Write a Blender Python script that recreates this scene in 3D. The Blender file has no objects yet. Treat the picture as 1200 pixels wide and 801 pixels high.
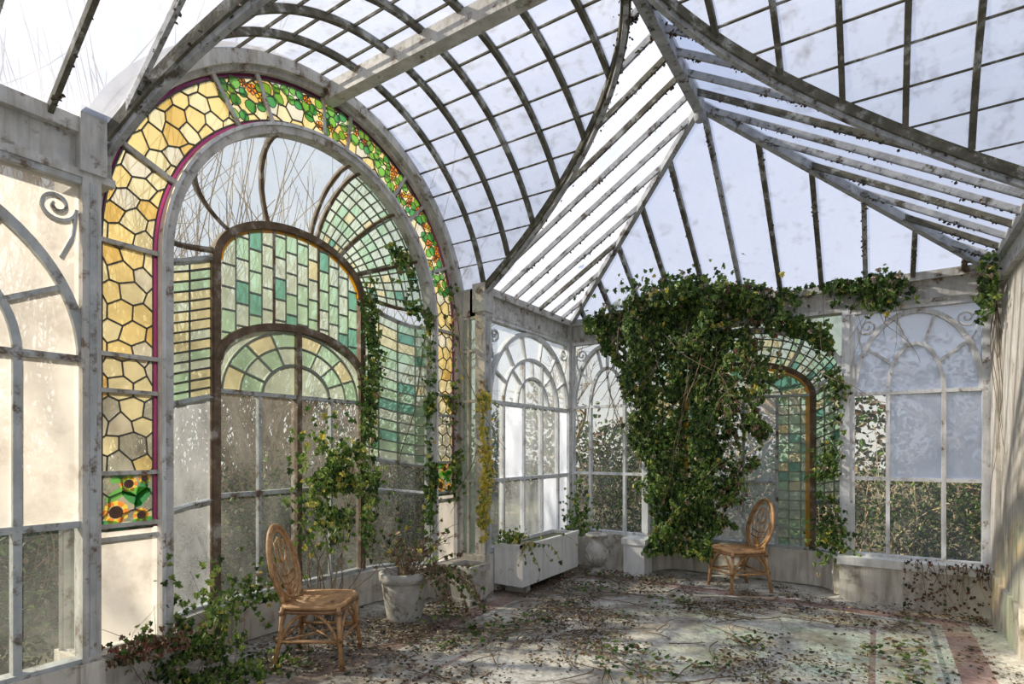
import bpy, math, random
import numpy as np
from mathutils import Vector, noise
random.seed(7); rng=np.random.default_rng(7)
Z=Vector((0,0,1))
def V(x,y,z): return Vector((x,y,z))
pi=math.pi

# ---------------------------------------------------------------- materials
class NT:
    def __init__(s,name):
        s.m=bpy.data.materials.new(name); s.m.use_nodes=True
        s.t=s.m.node_tree; s.t.nodes.clear()
        s.out=s.t.nodes.new('ShaderNodeOutputMaterial')
        s.tc=s.t.nodes.new('ShaderNodeTexCoord')
    def n(s,typ,ins=None,**kw):
        nd=s.t.nodes.new(typ)
        for k,v in kw.items(): setattr(nd,k,v)
        if ins:
            for k,v in ins.items(): s.set(nd,k,v)
        return nd
    def set(s,nd,k,v):
        sock=nd.inputs[k]
        if isinstance(v,bpy.types.NodeSocket): s.t.links.new(v,sock)
        elif isinstance(v,bpy.types.Node): s.t.links.new(v.outputs[0],sock)
        else:
            if isinstance(v,(tuple,list)) and len(v)==3 and sock.type=='RGBA': v=(*v,1)
            sock.default_value=v
    def noise(s,scale,detail=5,rough=.6,vec=None):
        nd=s.n('ShaderNodeTexNoise',{'Scale':scale,'Detail':detail,'Roughness':rough,'Vector':vec or s.tc.outputs['Object']})
        return nd.outputs['Fac']
    def streakvec(s,sx=9,sz=1.2):
        mp=s.n('ShaderNodeMapping',{'Vector':s.tc.outputs['Object'],'Scale':(sx,sx,sz)}); return mp.outputs[0]
    def ramp(s,fac,a,b,ca=(0,0,0),cb=(1,1,1)):
        r=s.n('ShaderNodeValToRGB',{'Fac':fac}); e=r.color_ramp.elements
        e[0].position=a;e[1].position=b;e[0].color=(*ca,1);e[1].color=(*cb,1)
        return r.outputs['Color']
    def mix(s,fac,a,b,mode='MIX'):
        nd=s.t.nodes.new('ShaderNodeMix'); nd.data_type='RGBA'; nd.blend_type=mode
        s.set(nd,0,fac); s.set(nd,6,a); s.set(nd,7,b); return nd.outputs[2]
    def math(s,op,a,b=0):
        nd=s.n('ShaderNodeMath',operation=op); s.set(nd,0,a); s.set(nd,1,b); return nd.outputs[0]
    def sh(s,fac,a,b):
        nd=s.t.nodes.new('ShaderNodeMixShader'); s.set(nd,0,fac); s.set(nd,1,a); s.set(nd,2,b); return nd.outputs[0]
    def fin(s,sh): s.t.links.new(sh,s.out.inputs['Surface']); return s.m

def mat_solid(name,c1,c2,scale=8,rough=.8,c3=None,a3=(.6,.7),bump=.3,s3=3,translucent=0,grime=0):
    t=NT(name); n1=t.noise(scale)
    col=t.ramp(n1,.35,.65,c1,c2)
    if grime:
        st=t.ramp(t.noise(1.6,6,.65,t.streakvec()),.46,.68,(0,0,0),(grime,)*3)
        col=t.mix(st,col,(.26,.22,.16))
    if c3: col=t.mix(t.ramp(t.noise(s3,8,.7),a3[0],a3[1]),col,c3)
    p=t.n('ShaderNodeBsdfPrincipled',{'Base Color':col,'Roughness':rough})
    if bump:
        b=t.n('ShaderNodeBump',{'Strength':bump,'Distance':.01,'Height':t.noise(scale*5)})
        t.set(p,'Normal',b.outputs[0])
    o=p.outputs[0]
    if translucent:
        tr=t.n('ShaderNodeBsdfTranslucent',{'Color':col}); o=t.sh(translucent,o,tr.outputs[0])
    return t.fin(o)

def mat_glass(name,col,haze=.3,dirt=.1,dirtcol=(.25,.22,.16),dscale=2.5,tcol=None,dmax=.75,hv=.12):
    t=NT(name)
    nz=t.noise(dscale,8,.7)
    tr=t.n('ShaderNodeBsdfTransparent',{'Color':tcol or col})
    tl=t.n('ShaderNodeBsdfTranslucent',{'Color':col})
    df=t.n('ShaderNodeBsdfDiffuse',{'Color':col})
    hz=t.ramp(t.noise(dscale*.5,5,.6),.3,.7,(max(0,haze-hv),)*3,(min(1,haze+hv),)*3)
    hsh=t.sh(.2,tl.outputs[0],df.outputs[0])
    a=t.sh(hz,tr.outputs[0],hsh)
    dd=t.n('ShaderNodeBsdfDiffuse',{'Color':dirtcol}); dt=t.n('ShaderNodeBsdfTranslucent',{'Color':dirtcol})
    dsh=t.sh(.5,dd.outputs[0],dt.outputs[0])
    b=t.sh(t.ramp(nz,.62-dirt,.85-dirt*.6,(0,0,0),(dmax,)*3),a,dsh)
    g=t.n('ShaderNodeBsdfGlossy',{'Roughness':.12})
    c=t.sh(.04,b,g.outputs[0])
    return t.fin(c)

M={}
M['paint']=mat_solid('peeling_grey_paint',(.46,.46,.44),(.64,.63,.59),6,.6,(.17,.115,.07),(.54,.64),.5,8,0,.6)
M['paintd']=mat_solid('weathered_frame_paint',(.36,.39,.40),(.54,.56,.55),6,.6,(.13,.09,.055),(.53,.63),.5,9,0,.5)
M['white']=mat_solid('white_window_paint',(.62,.64,.66),(.77,.78,.79),6,.5,(.22,.15,.09),(.57,.66),.3,9,0,.5)
M['box']=mat_solid('white_planter_paint',(.72,.72,.70),(.82,.81,.78),6,.6,(.36,.31,.25),(.60,.74),.3,6,0,.35)
M['rust']=mat_solid('rusty_iron',(.10,.065,.04),(.20,.14,.09),12,.85,(.38,.36,.32),(.54,.64),.5,6)
M['rib']=mat_solid('mossy_roof_bar',(.075,.07,.05),(.16,.15,.11),10,.9,(.38,.39,.37),(.53,.62),.6,5)
M['ribl']=mat_solid('grey_roof_timber',(.28,.29,.30),(.48,.49,.49),9,.8,(.08,.065,.045),(.53,.62),.6,8)
M['lead']=mat_solid('lead_came',(.06,.06,.05),(.12,.115,.10),20,.6,bump=0)
M['leadg']=mat_solid('pale_came',(.18,.20,.16),(.28,.29,.25),20,.6,bump=0)
M['plaster']=mat_solid('old_plaster',(.54,.50,.43),(.70,.67,.60),3,.9,(.22,.18,.13),(.55,.68),.5,4,0,.7)
M['stone']=mat_solid('weathered_stone',(.38,.36,.32),(.56,.54,.49),9,.9,(.17,.15,.11),(.54,.66),.6,7)
M['rattan']=mat_solid('rattan',(.34,.175,.07),(.56,.33,.15),18,.5,(.14,.07,.03),(.56,.68),.3,14)
M['rattand']=mat_solid('rattan_binding',(.20,.10,.045),(.34,.18,.09),18,.5,bump=.2)
M['roof']=mat_glass('dirty_roof_glass',(.84,.88,.99),.42,.07,(.28,.27,.25),5,None,.7)
M['vaultg']=mat_glass('streaked_vault_glass',(.88,.90,.96),.38,.11,(.30,.29,.26),7,None,.75)
M['clear']=mat_glass('clear_glass',(.86,.90,.88),.08,.08,(.32,.30,.25),4,None,.4,.06)
M['frost']=mat_glass('frosted_glass',(.76,.83,.96),.86,.06,(.36,.35,.31),4,None,.6,.06)
M['misty']=mat_glass('misty_glass',(.80,.86,.90),.28,.08,(.32,.31,.27),4,None,.5,.12)
M['warm']=mat_glass('warm_frosted_glass',(.92,.88,.82),.62,.12,(.30,.25,.18),4)
M['g1']=mat_glass('pale_green_glass',(.50,.72,.50),.35,.07,(.2,.2,.15),6)
M['g2']=mat_glass('teal_glass',(.20,.46,.34),.40,.05,(.2,.2,.15),6)
M['g3']=mat_glass('straw_glass',(.80,.76,.46),.35,.05,(.2,.2,.15),6)
M['g4']=mat_glass('milky_green_glass',(.68,.79,.64),.35,.10,(.2,.2,.15),6)
M['purple']=mat_glass('purple_glass',(.20,.03,.10),.6,.0,(.1,.05,.08),6)
M['h1']=mat_glass('yellow_honey_glass',(.88,.70,.29),.46,.04,(.3,.2,.08),9)
M['h2']=mat_glass('gold_honey_glass',(.78,.54,.16),.46,.04,(.3,.2,.08),9)
M['h3']=mat_glass('light_honey_glass',(.90,.80,.46),.42,.04,(.3,.2,.08),9)
M['h4']=mat_glass('cream_honey_glass',(.86,.80,.60),.36,.04,(.3,.2,.08),9)
M['h5']=mat_glass('clear_honey_glass',(.82,.82,.66),.22,.05,(.3,.25,.15),9)
M['fgreen']=mat_glass('leaf_green_glass',(.20,.56,.14),.6,.0,(.1,.2,.05),6)
M['fdgreen']=mat_glass('deep_green_glass',(.08,.38,.15),.6,.0,(.1,.2,.05),6)
M['forange']=mat_glass('orange_glass',(1.0,.38,.07),.6,.0,(.3,.1,.05),6)
M['fyel']=mat_glass('yellow_glass',(1.0,.80,.14),.6,.0,(.3,.2,.05),6)
M['brownc']=mat_solid('brown_glass',(.10,.04,.02),(.16,.07,.03),20,.4,bump=0)
def leafm(n,c1,c2,tl=.35): return mat_solid(n,c1,c2,6,.45,bump=0,translucent=tl)
M['l1']=leafm('ivy_green',(.065,.14,.025),(.14,.24,.045))
M['l2']=leafm('ivy_dark',(.025,.055,.015),(.06,.105,.027))
M['l3']=leafm('ivy_light',(.20,.30,.06),(.32,.40,.10))
M['l4']=leafm('ivy_yellow',(.58,.50,.08),(.76,.62,.13))
M['b1']=leafm('dry_leaf_brown',(.15,.09,.05),(.25,.155,.09),.1)
M['b2']=leafm('dry_leaf_tan',(.32,.24,.15),(.46,.36,.24),.1)
M['b3']=leafm('dry_leaf_dark',(.055,.038,.026),(.115,.075,.05),.05)
M['b4']=leafm('red_leaf',(.22,.08,.05),(.30,.12,.08),.3)
M['stem']=mat_solid('vine_stem',(.11,.08,.05),(.22,.16,.10),10,.9)
M['bark']=mat_solid('bark',(.30,.22,.13),(.50,.38,.23),6,.9)
M['ground']=mat_solid('garden_ground',(.07,.09,.04),(.18,.16,.09),2,.95,(.26,.21,.14),(.5,.6))
M['fgold']=mat_glass('gold_frame_glass',(.88,.56,.10),.6,.05,(.3,.15,.05),6)

def mat_floor():
    t=NT('mosaic_floor'); sp=t.n('ShaderNodeSeparateXYZ',{'Vector':t.tc.outputs['Object']})
    au=t.math('ABSOLUTE',t.math('ADD',sp.outputs[0],1.32)); av=t.math('ABSOLUTE',t.math('ADD',sp.outputs[1],-3.1))
    vo=t.n('ShaderNodeTexVoronoi',{'Vector':t.tc.outputs['Object'],'Scale':42,'Randomness':.7},voronoi_dimensions='2D')
    sc=t.n('ShaderNodeSeparateColor',{'Color':vo.outputs['Color']})
    base=t.ramp(sc.outputs[0],.1,.95,(.50,.47,.42),(.74,.72,.66))
    def ringmask(uo,vo_,w):
        ins=t.math('MULTIPLY',t.math('LESS_THAN',au,uo),t.math('LESS_THAN',av,vo_))
        inn=t.math('MULTIPLY',t.math('LESS_THAN',au,uo-w),t.math('LESS_THAN',av,vo_-w))
        return t.math('SUBTRACT',ins,inn)
    red=t.ramp(sc.outputs[1],.1,.9,(.30,.17,.15),(.44,.28,.25))
    grey=t.ramp(sc.outputs[1],.1,.9,(.24,.27,.26),(.38,.40,.37))
    c=t.mix(ringmask(1.98,3.30,.20),base,red)
    c=t.mix(ringmask(1.72,3.04,.035),c,grey)
    c=t.mix(ringmask(1.30,2.62,.04),c,red)
    ck=t.n('ShaderNodeTexChecker',{'Vector':t.tc.outputs['Object'],'Scale':6.5})
    inner=t.math('MULTIPLY',t.math('LESS_THAN',au,1.66),t.math('LESS_THAN',av,2.98))
    inn2=t.math('MULTIPLY',t.math('LESS_THAN',au,1.34),t.math('LESS_THAN',av,2.66))
    m=t.math('MULTIPLY',t.math('SUBTRACT',inner,inn2),ck.outputs['Fac'])
    c=t.mix(t.math('MULTIPLY',m,.5),c,(.52,.40,.24))
    # pale dust film, then patches of soil
    c=t.mix(t.math('MULTIPLY',t.ramp(t.noise(3.2,8,.7),.42,.66),.6),c,(.44,.42,.37))
    g=t.n('ShaderNodeMapRange',{'Value':sp.outputs[0],'From Min':-3.6,'From Max':.3,'To Min':.08,'To Max':-.07})
    dirt=t.ramp(t.math('ADD',t.noise(1.3,9,.7),g.outputs[0]),.45,.61)
    c=t.mix(t.math('MULTIPLY',dirt,.80),c,(.17,.135,.095))
    d2=t.ramp(t.noise(14,6,.7),.52,.66)
    c=t.mix(t.math('MULTIPLY',d2,.6),c,(.14,.11,.08))
    p=t.n('ShaderNodeBsdfPrincipled',{'Base Color':c,'Roughness':.75})
    b=t.n('ShaderNodeBump',{'Strength':.7,'Distance':.012,'Height':t.noise(25)}); t.set(p,'Normal',b.outputs[0])
    return t.fin(p.outputs[0])
M['floor']=mat_floor()

# ---------------------------------------------------------------- mesh builder
def link(o): bpy.context.scene.collection.objects.link(o); return o
def empty(name,loc=(0,0,0)):
    e=bpy.data.objects.new(name,None); e.location=loc; e.empty_display_size=.2; return link(e)
class MB:
    def __init__(s): s.v=[];s.f=[];s.m=[];s.k=[]
    def mi(s,k):
        if k not in s.k: s.k.append(k)
        return s.k.index(k)
    def poly(s,pts,k):
        b=len(s.v); s.v+=[tuple(p) for p in pts]; s.f.append(list(range(b,b+len(pts)))); s.m.append(s.mi(k))
    def box(s,a,b,k):
        x0,y0,z0=a;x1,y1,z1=b; i=len(s.v)
        s.v+=[(x0,y0,z0),(x1,y0,z0),(x1,y1,z0),(x0,y1,z0),(x0,y0,z1),(x1,y0,z1),(x1,y1,z1),(x0,y1,z1)]
        for q in [(3,2,1,0),(4,5,6,7),(0,1,5,4),(1,2,6,5),(2,3,7,6),(3,0,4,7)]:
            s.f.append([i+j for j in q]); s.m.append(s.mi(k))
    def sweep(s,pts,N,w,d,k,closed=False):
        n=len(pts); i0=len(s.v); pts=[Vector(p) for p in pts]
        for i,p in enumerate(pts):
            if closed: T=pts[(i+1)%n]-pts[i-1]
            else: T=pts[min(i+1,n-1)]-pts[max(i-1,0)]
            T=T.normalized() if T.length>0 else Vector((0,0,1))
            nn=Vector(N[i]) if isinstance(N,list) else Vector(N)
            B=T.cross(nn)
            if B.length<1e-4: B=T.orthogonal()
            B.normalize(); nn=B.cross(T).normalized()
            for a,b in ((-1,-1),(1,-1),(1,1),(-1,1)): s.v.append(tuple(p+B*(a*w/2)+nn*(b*d/2)))
        mi=s.mi(k)
        for i in range(n if closed else n-1):
            a=i0+4*i; b=i0+4*((i+1)%n)
            for j in range(4): s.f.append([a+j,a+(j+1)%4,b+(j+1)%4,b+j]); s.m.append(mi)
        if not closed:
            s.f.append([i0+3,i0+2,i0+1,i0]);s.m.append(mi); e=i0+4*(n-1); s.f.append([e,e+1,e+2,e+3]);s.m.append(mi)
    def tube(s,pts,r,k,n=6,closed=False):
        m=len(pts); i0=len(s.v); pts=[Vector(p) for p in pts]; prev=None
        for i,p in enumerate(pts):
            if closed: T=pts[(i+1)%m]-pts[i-1]
            else: T=pts[min(i+1,m-1)]-pts[max(i-1,0)]
            T=T.normalized() if T.length>0 else Vector((0,0,1))
            if prev is None: A=T.orthogonal().normalized()
            else:
                A=prev-T*prev.dot(T)
                A=A.normalized() if A.length>1e-5 else T.orthogonal().normalized()
            prev=A; B=T.cross(A); rr=r[i] if isinstance(r,list) else r
            for j in range(n):
                a=2*pi*j/n; s.v.append(tuple(p+A*(math.cos(a)*rr)+B*(math.sin(a)*rr)))
        mi=s.mi(k)
        for i in range(m if closed else m-1):
            a=i0+n*i;b=i0+n*((i+1)%m)
            for j in range(n): s.f.append([a+j,a+(j+1)%n,b+(j+1)%n,b+j]);s.m.append(mi)
        if not closed and n>3:
            s.f.append([i0+j for j in range(n)][::-1]);s.m.append(mi); e=i0+n*(m-1); s.f.append([e+j for j in range(n)]);s.m.append(mi)
    def lathe(s,c,prof,k,n=36):
        i0=len(s.v); mi=s.mi(k)
        for r,z in prof:
            for j in range(n):
                a=2*pi*j/n; s.v.append((c[0]+r*math.cos(a),c[1]+r*math.sin(a),c[2]+z))
        for i in range(len(prof)-1):
            for j in range(n):
                a=i0+i*n;b=a+n; s.f.append([a+j,a+(j+1)%n,b+(j+1)%n,b+j]);s.m.append(mi)
    def obj(s,name,parent=None,smooth=False):
        me=bpy.data.meshes.new(name); me.from_pydata(s.v,[],s.f)
        for k in s.k: me.materials.append(M[k])
        me.polygons.foreach_set('material_index',s.m)
        if smooth: me.polygons.foreach_set('use_smooth',[True]*len(me.polygons))
        me.update(); o=bpy.data.objects.new(name,me); link(o)
        if parent: o.parent=parent
        return o

# ---------------------------------------------------------------- layout
UL,UR=-3.54,.90; UC=-1.32; VC=3.10; VB=6.84; VF=2*VC-VB
UA=-3.90; UE=2*UC-UA
EZ=3.26; RZ=4.61; R=1.80; CZ=2.81
SL=(RZ-EZ)/(UR-UC); WE=math.sqrt(R*R-(EZ-CZ)**2)
WH=5.04-VC; WB=VB-VC
def vaultz(w): return CZ+math.sqrt(max(0,R*R-w*w))

mb=MB(); mb.poly([(-4.5,VF-.3,0),(1.9,VF-.3,0),(1.9,VB+.5,0),(-4.5,VB+.5,0)],'floor')
mb.obj('floor')
mb=MB(); mb.box((-40,-30,-.35),(40,45,-.12),'ground'); mb.obj('garden_ground')

# ---- ceiling (roof)
ceil=empty('ceiling')
gl=MB(); rb=MB()
TH=[math.asin((EZ-CZ)/R)+ (pi-2*math.asin((EZ-CZ)/R))*i/40 for i in range(41)]
def vp(th,u,rr=R): return V(u,VC+rr*math.cos(th),CZ+rr*math.sin(th))
def vx(th): return max(0,(RZ-(CZ+R*math.sin(th)))/SL)
for i in range(40):
    a,b=TH[i],TH[i+1]
    gl.poly([vp(a,UA),vp(a,UC-vx(a)),vp(b,UC-vx(b)),vp(b,UA)],'vaultg')
    gl.poly([vp(a,UC+vx(a)),vp(a,UE),vp(b,UE),vp(b,UC+vx(b))],'vaultg')
for sgn in (-1,1):
    k=0
    while True:
        off=2.55-.36*k; k+=1
        if off<.1: break
        u=UC+sgn*off
        ths=[a for a in [TH[0]+(TH[-1]-TH[0])*i/160 for i in range(161)] if vx(a)<=off]
        halves=[[a for a in ths if a<=pi/2],[a for a in ths if a>=pi/2]]
        for h in halves:
            if len(h)>2:
                rb.sweep([vp(a,u,R-.02) for a in h],[vp(a,0,1)-V(0,VC,CZ) for a in h],.036,.05,'rib')
    nl=19
    for j in range(1,nl):
        a=TH[0]+(TH[-1]-TH[0])*j/nl
        u0=UC+sgn*2.58; u1=UC+sgn*vx(a)
        if abs(u0-u1)>.05: rb.sweep([vp(a,u0,R-.008),vp(a,u1,R-.008)],vp(a,0,1)-V(0,VC,CZ),.013,.018,'rib')
rb.box((UA,VC-.055,RZ-.17),(UC,VC+.055,RZ-.03),'paint'); rb.box((UC,VC-.055,RZ-.17),(UE,VC+.055,RZ-.03),'paint')
for sv in (-1,1):
    def P(w,x,sx,dz=0):
        return V(UC+sx*x,VC+sv*w,RZ-SL*x+dz)
    for sx in (-1,1):
        ws=[i*WE/24 for i in range(25)]
        val=[P(w,max(0,(RZ-vaultz(w))/SL),sx) for w in ws]
        gl.poly(val+[P(WB,UR-UC,sx),P(WH,0,sx)],'roof')
        nrm=V(sx*SL,0,1).normalized()
        rb.sweep([p-V(0,0,.035) for p in val],V(0,0,1),.07,.07,'rib')
        rb.sweep([p-V(0,0,.085) for p in val],V(0,0,1),.035,.05,'ribl')
        w=.30; step=.285
        while w<WB-.1:
            lo=(RZ-vaultz(w))/SL if w<WE else UR-UC
            hi=0 if w<=WH else (w-WH)/(WB-WH)*(UR-UC)
            a=P(w,lo,sx,-.025);b=P(w,hi,sx,-.025)
            if (a-b).length>.12: rb.sweep([a,a.lerp(b,.5)+V(0,random.uniform(-.006,.006),0),b],nrm,.024,.05,'rib' if random.random()<.35 else 'ribl')
            w+=step
        rb.sweep([P(WB,UR-UC,sx,-.04),P(WH,0,sx,-.04)],V(0,0,1),.055,.08,'ribl')
    rb.sweep([P(0,0,1,-.05),P(WH,0,1,-.05)],V(0,0,1),.08,.13,'ribl')
    ap=P(WH,0,1); gl.poly([P(WB,UR-UC,-1),P(WB,UR-UC,1),ap],'roof')
    n2=V(0,sv*SL,1).normalized(); st=.395
    for kk in range(-5,6):
        x=kk*st+.02
        if abs(x)>2.1: continue
        f=abs(x)/(UR-UC)
        top=V(UC+x,VC+sv*(WH+(WB-WH)*f),RZ-(RZ-EZ)*f-.03); bot=V(UC+x,VC+sv*WB,EZ-.03)
        rb.sweep([bot,top],n2,.042,.06,'rib' if kk%3 else 'ribl')
    rb.lathe((UC,VC+sv*WH,RZ-.2),[(0,0),(.04,.02),(.055,.06),(.05,.12)],'ribl',16)
gl.obj('roof_glass',ceil); rb.obj('roof_bars',ceil)
def leaves(name,P,S,T,N,mats,wts,parent=None,tmpl='ivy'):
    P=np.asarray(P,float);n=len(P)
    if n==0: return
    S=np.asarray(S,float).reshape(n,1); T=np.asarray(T,float);N=np.asarray(N,float)
    T/=np.linalg.norm(T,axis=1,keepdims=True)+1e-9
    N=N-T*(N*T).sum(1,keepdims=True); N/=np.linalg.norm(N,axis=1,keepdims=True)+1e-9
    X=np.cross(T,N)
    if tmpl=='ivy':
        h=[(0,0),(.28,-.14),(.52,.10),(.30,.34),(.40,.62),(.16,.68),(0,1.0)]
    elif tmpl=='oval': h=[(0,0),(.27,.22),(.30,.6),(0,1.0)]
    else: h=[(0,0),(.5,.2),(.4,.8),(0,1.0)]
    tp=[(x,y,-abs(x)*.35-.12*y*y) for x,y in h]+[(-x,y,-abs(x)*.35-.12*y*y) for x,y in h[1:-1]]
    tp=np.array(tp); k=len(h); nv=len(tp)
    f1=list(range(k)); f2=[k-1]+list(range(nv-1,k-1,-1))+[0]; f2=f2[::-1]
    W=P[:,None,:]+S[:,None,:]*(tp[None,:,0:1]*X[:,None,:]+tp[None,:,1:2]*T[:,None,:]+tp[None,:,2:3]*N[:,None,:])
    verts=W.reshape(-1,3); base=np.arange(n)*nv
    F=np.concatenate([base[:,None]+np.array(f1)[None,:],base[:,None]+np.array(f2)[None,:]],axis=1).reshape(n*2,k)
    me=bpy.data.meshes.new(name)
    me.vertices.add(len(verts)); me.vertices.foreach_set('co',verts.ravel())
    me.loops.add(F.size); me.loops.foreach_set('vertex_index',F.ravel().astype(np.int32))
    me.polygons.add(len(F)); me.polygons.foreach_set('loop_start',(np.arange(len(F))*k).astype(np.int32))
    for m_ in mats: me.materials.append(M[m_])
    mi=rng.choice(len(mats),size=n,p=np.array(wts)/sum(wts)).repeat(2).astype(np.int32)
    me.polygons.foreach_set('material_index',mi)
    me.update(calc_edges=True); me.validate()
    o=bpy.data.objects.new(name,me); link(o)
    if parent: o.parent=parent
    return o
def rdir(n): 
    a=rng.normal(size=(n,3)); return a/np.linalg.norm(a,axis=1,keepdims=True)

pts=[]
def along(a,b,n,sp=.02):
    for _ in range(n):
        q=a.lerp(b,random.random()); pts.append((q.x+random.gauss(0,sp),q.y+random.gauss(0,sp),q.z-.02+random.gauss(0,sp*.7)))
for sv in (-1,1):
    for sx in (-1,1):
        ws=[i*WE/24 for i in range(25)]
        val=[V(UC+sx*max(0,(RZ-vaultz(w))/SL),VC+sv*w,vaultz(w)-.05) for w in ws]
        for i in range(24): along(val[i],val[i+1],14,.026)
        w=.30
        while w<WB-.1:
            lo=(RZ-vaultz(w))/SL if w<WE else UR-UC; hi=0 if w<=WH else (w-WH)/(WB-WH)*(UR-UC)
            a=V(UC+sx*lo,VC+sv*w,RZ-SL*lo-.03); b=V(UC+sx*hi,VC+sv*w,RZ-SL*hi-.03)
            for c in range(6):
                f=random.random(); along(a.lerp(b,f),a.lerp(b,min(1,f+.14)),16,.008)
            w+=.285
    for kk in range(-5,6):
        x=kk*.395+.02
        if abs(x)>2.1: continue
        f=abs(x)/(UR-UC)
        top=V(UC+x,VC+sv*(WH+(WB-WH)*f),RZ-(RZ-EZ)*f-.04); bot=V(UC+x,VC+sv*WB,EZ-.04)
        for c in range(5):
            g=random.random(); along(bot.lerp(top,g),bot.lerp(top,min(1,g+.15)),20,.010)
n=len(pts)
leaves('roof_moss',pts,rng.uniform(.008,.026,n),rdir(n),rdir(n),['b3','b1','l2'],[6,2,1],ceil,'blob')

# ---- eave beams
for nm,sv in (('back',1),('front',-1)):
    vb=VC+sv*WB; we=VC+sv*WE
    mb=MB()
    y0,y1=sorted((vb,vb+sv*.16)); mb.box((UL-.16,y0,2.98),(UR+.16,y1,3.27),'paint')
    y0,y1=sorted((vb-sv*.05,vb)); mb.box((UL,y0,3.20),(UR,y1,3.28),'paint'); mb.box((UL,y0+.0,2.97),(UR,y1,3.01),'paint')
    for u0,u1,d in ((UL-.16,UL,1),(UR,UR+.16,-1)):
        y0,y1=sorted((vb,we-sv*.02)); mb.box((u0,y0,2.98),(u1,y1,3.27),'paint')
        a,b=(u1,u1+.05) if d==1 else (u0-.05,u0)
        mb.box((a,y0,3.20),(b,y1,3.28),'paint'); mb.box((a,y0,2.97),(b,y1,3.01),'paint')
    mb.obj('trim_1' if sv==1 else 'trim_2')

# ---------------------------------------------------------------- windows
class Pl:
    def __init__(s,O,U,N): s.O=Vector(O);s.U=Vector(U);s.N=Vector(N)
    def __call__(s,a,z,o=0): return s.O+s.U*a+s.N*o+Z*z
def ell(c,a,z,r,n=40,t0=0,t1=pi): return [(c+a*math.cos(t0+(t1-t0)*i/n), z+r*math.sin(t0+(t1-t0)*i/n)) for i in range(n+1)]
def spiral(c,z,r0,turns,dirn,n=40,start=0):
    return [(c+dirn*r0*(1-.85*i/n)*math.cos(start+turns*2*pi*i/n), z+r0*(1-.85*i/n)*math.sin(start+turns*2*pi*i/n)) for i in range(n+1)]
wcount=[0]
def arch_window(pl,W,z0,zt,spring,ro,ihw,iri,tr,ncol,gm,ang=(36,72,108,144),bw=.035,k='white',second=None):
    wcount[0]+=1; E=empty('window_%d'%wcount[0])
    f=MB(); c=W/2; N=pl.N; dd=[.05]
    def bar(a,b,w=bw,d=.05,kk=k): 
        dd[0]+=.0007; f.sweep([pl(*a),pl(*b)],N,w,d+dd[0]-.05,kk)
    def cur(ps,w=bw,d=.05,kk=k): 
        dd[0]+=.0007; f.sweep([pl(*p) for p in ps],N,w,d+dd[0]-.05,kk)
    bar((0,z0),(0,zt),.06,.08);bar((W,z0),(W,zt),.06,.08);bar((0,z0),(W,z0),.05,.085);bar((0,zt),(W,zt),.05,.085)
    oa=W/2-.03; cur(ell(c,oa,spring,ro),.045,.06); cur(ell(c,ihw,spring,iri),bw)
    for s in (-1,1): bar((c+s*ihw,z0),(c+s*ihw,spring))
    for t in tr: bar((0,t),(W,t),bw)
    for a in ang:
        a=math.radians(a); bar((c+ihw*math.cos(a),spring+iri*math.sin(a)),(c+oa*math.cos(a),spring+ro*math.sin(a)),.026,.035)
    cols=[0,c-ihw]+[c-ihw+2*ihw*i/ncol for i in range(1,ncol)]+[c+ihw,W]
    for i in range(1,ncol):
        x=c-ihw+2*ihw*i/ncol; top=spring+ (iri*math.sqrt(max(0,1-((x-c)/ihw)**2)))
        bar((x,z0),(x,top),.026)
    if second:
        cur(ell(c,second[0],spring,second[1]),.026)
        for a in (45,90,135):
            a=math.radians(a); bar((c+second[0]*math.cos(a),spring+second[1]*math.sin(a)),(c+ihw*math.cos(a),spring+iri*math.sin(a)),.022,.03)
    for s,x0 in ((1,.14),(-1,W-.14)):
        cur(spiral(x0,zt-.16,.085,1.6,s,36,pi),.014,.02)
        cur([(x0-s*.085,zt-.16),(x0-s*.07,zt-.30),(x0-s*.02,zt-.42)],.014,.02)
    f.obj('frame',E)
    g=MB(); zs=[z0]+sorted(tr); 
    if abs(zs[-1]-spring)>.05: zs.append(spring)
    for i in range(len(cols)-1):
        for j in range(len(zs)-1):
            g.poly([pl(cols[i],zs[j]),pl(cols[i+1],zs[j]),pl(cols[i+1],zs[j+1]),pl(cols[i],zs[j+1])],gm(i,j))
    g.poly([pl(0,zs[-1]),pl(W,zs[-1]),pl(W,zt),pl(0,zt)],gm(9,9))
    g.obj('glass',E); return E
def pick(*ks): return lambda i,j: random.choice(ks)
def lowclear(up,lo): return lambda i,j: random.choice(lo) if j==0 else random.choice(up)
Wl=VB-(VC+WE)-.12
arch_window(Pl((UL,VC+WE+.07,0),(0,1,0),(1,0,0)),Wl,.45,2.96,2.06,.86,Wl/2-.30,.56,[1.2,2.06],3,lowclear(('frost','misty','misty'),('misty','frost')),second=(.36,.34),ang=(25,50,75,105,130,155))
arch_window(Pl((UL,VC-WE-.09,0),(0,-1,0),(1,0,0)),Wl,.42,2.96,2.02,.86,Wl/2-.30,.58,[1.15,2.02],3,lambda i,j:'clear' if j==0 else 'warm',second=(.36,.34),ang=(25,50,75,105,130,155),k='paintd')
arch_window(Pl((UR,VC-WE-.07,0),(0,-1,0),(-1,0,0)),Wl,.42,2.96,2.02,.86,Wl/2-.30,.58,[1.15,2.02],3,pick('frost'),ang=(25,50,75,105,130,155))
arch_window(Pl((UL+.05,VB,0),(1,0,0),(0,-1,0)),1.02,.45,2.96,2.10,.80,.24,.50,[1.22,2.10],1,lambda i,j:'clear')
arch_window(Pl((-.24,VB,0),(1,0,0),(0,-1,0)),1.08,.45,2.96,2.11,.80,.225,.48,[1.24,2.11],1,lambda i,j:'clear' if j==0 or i==0 else 'frost')
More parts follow.
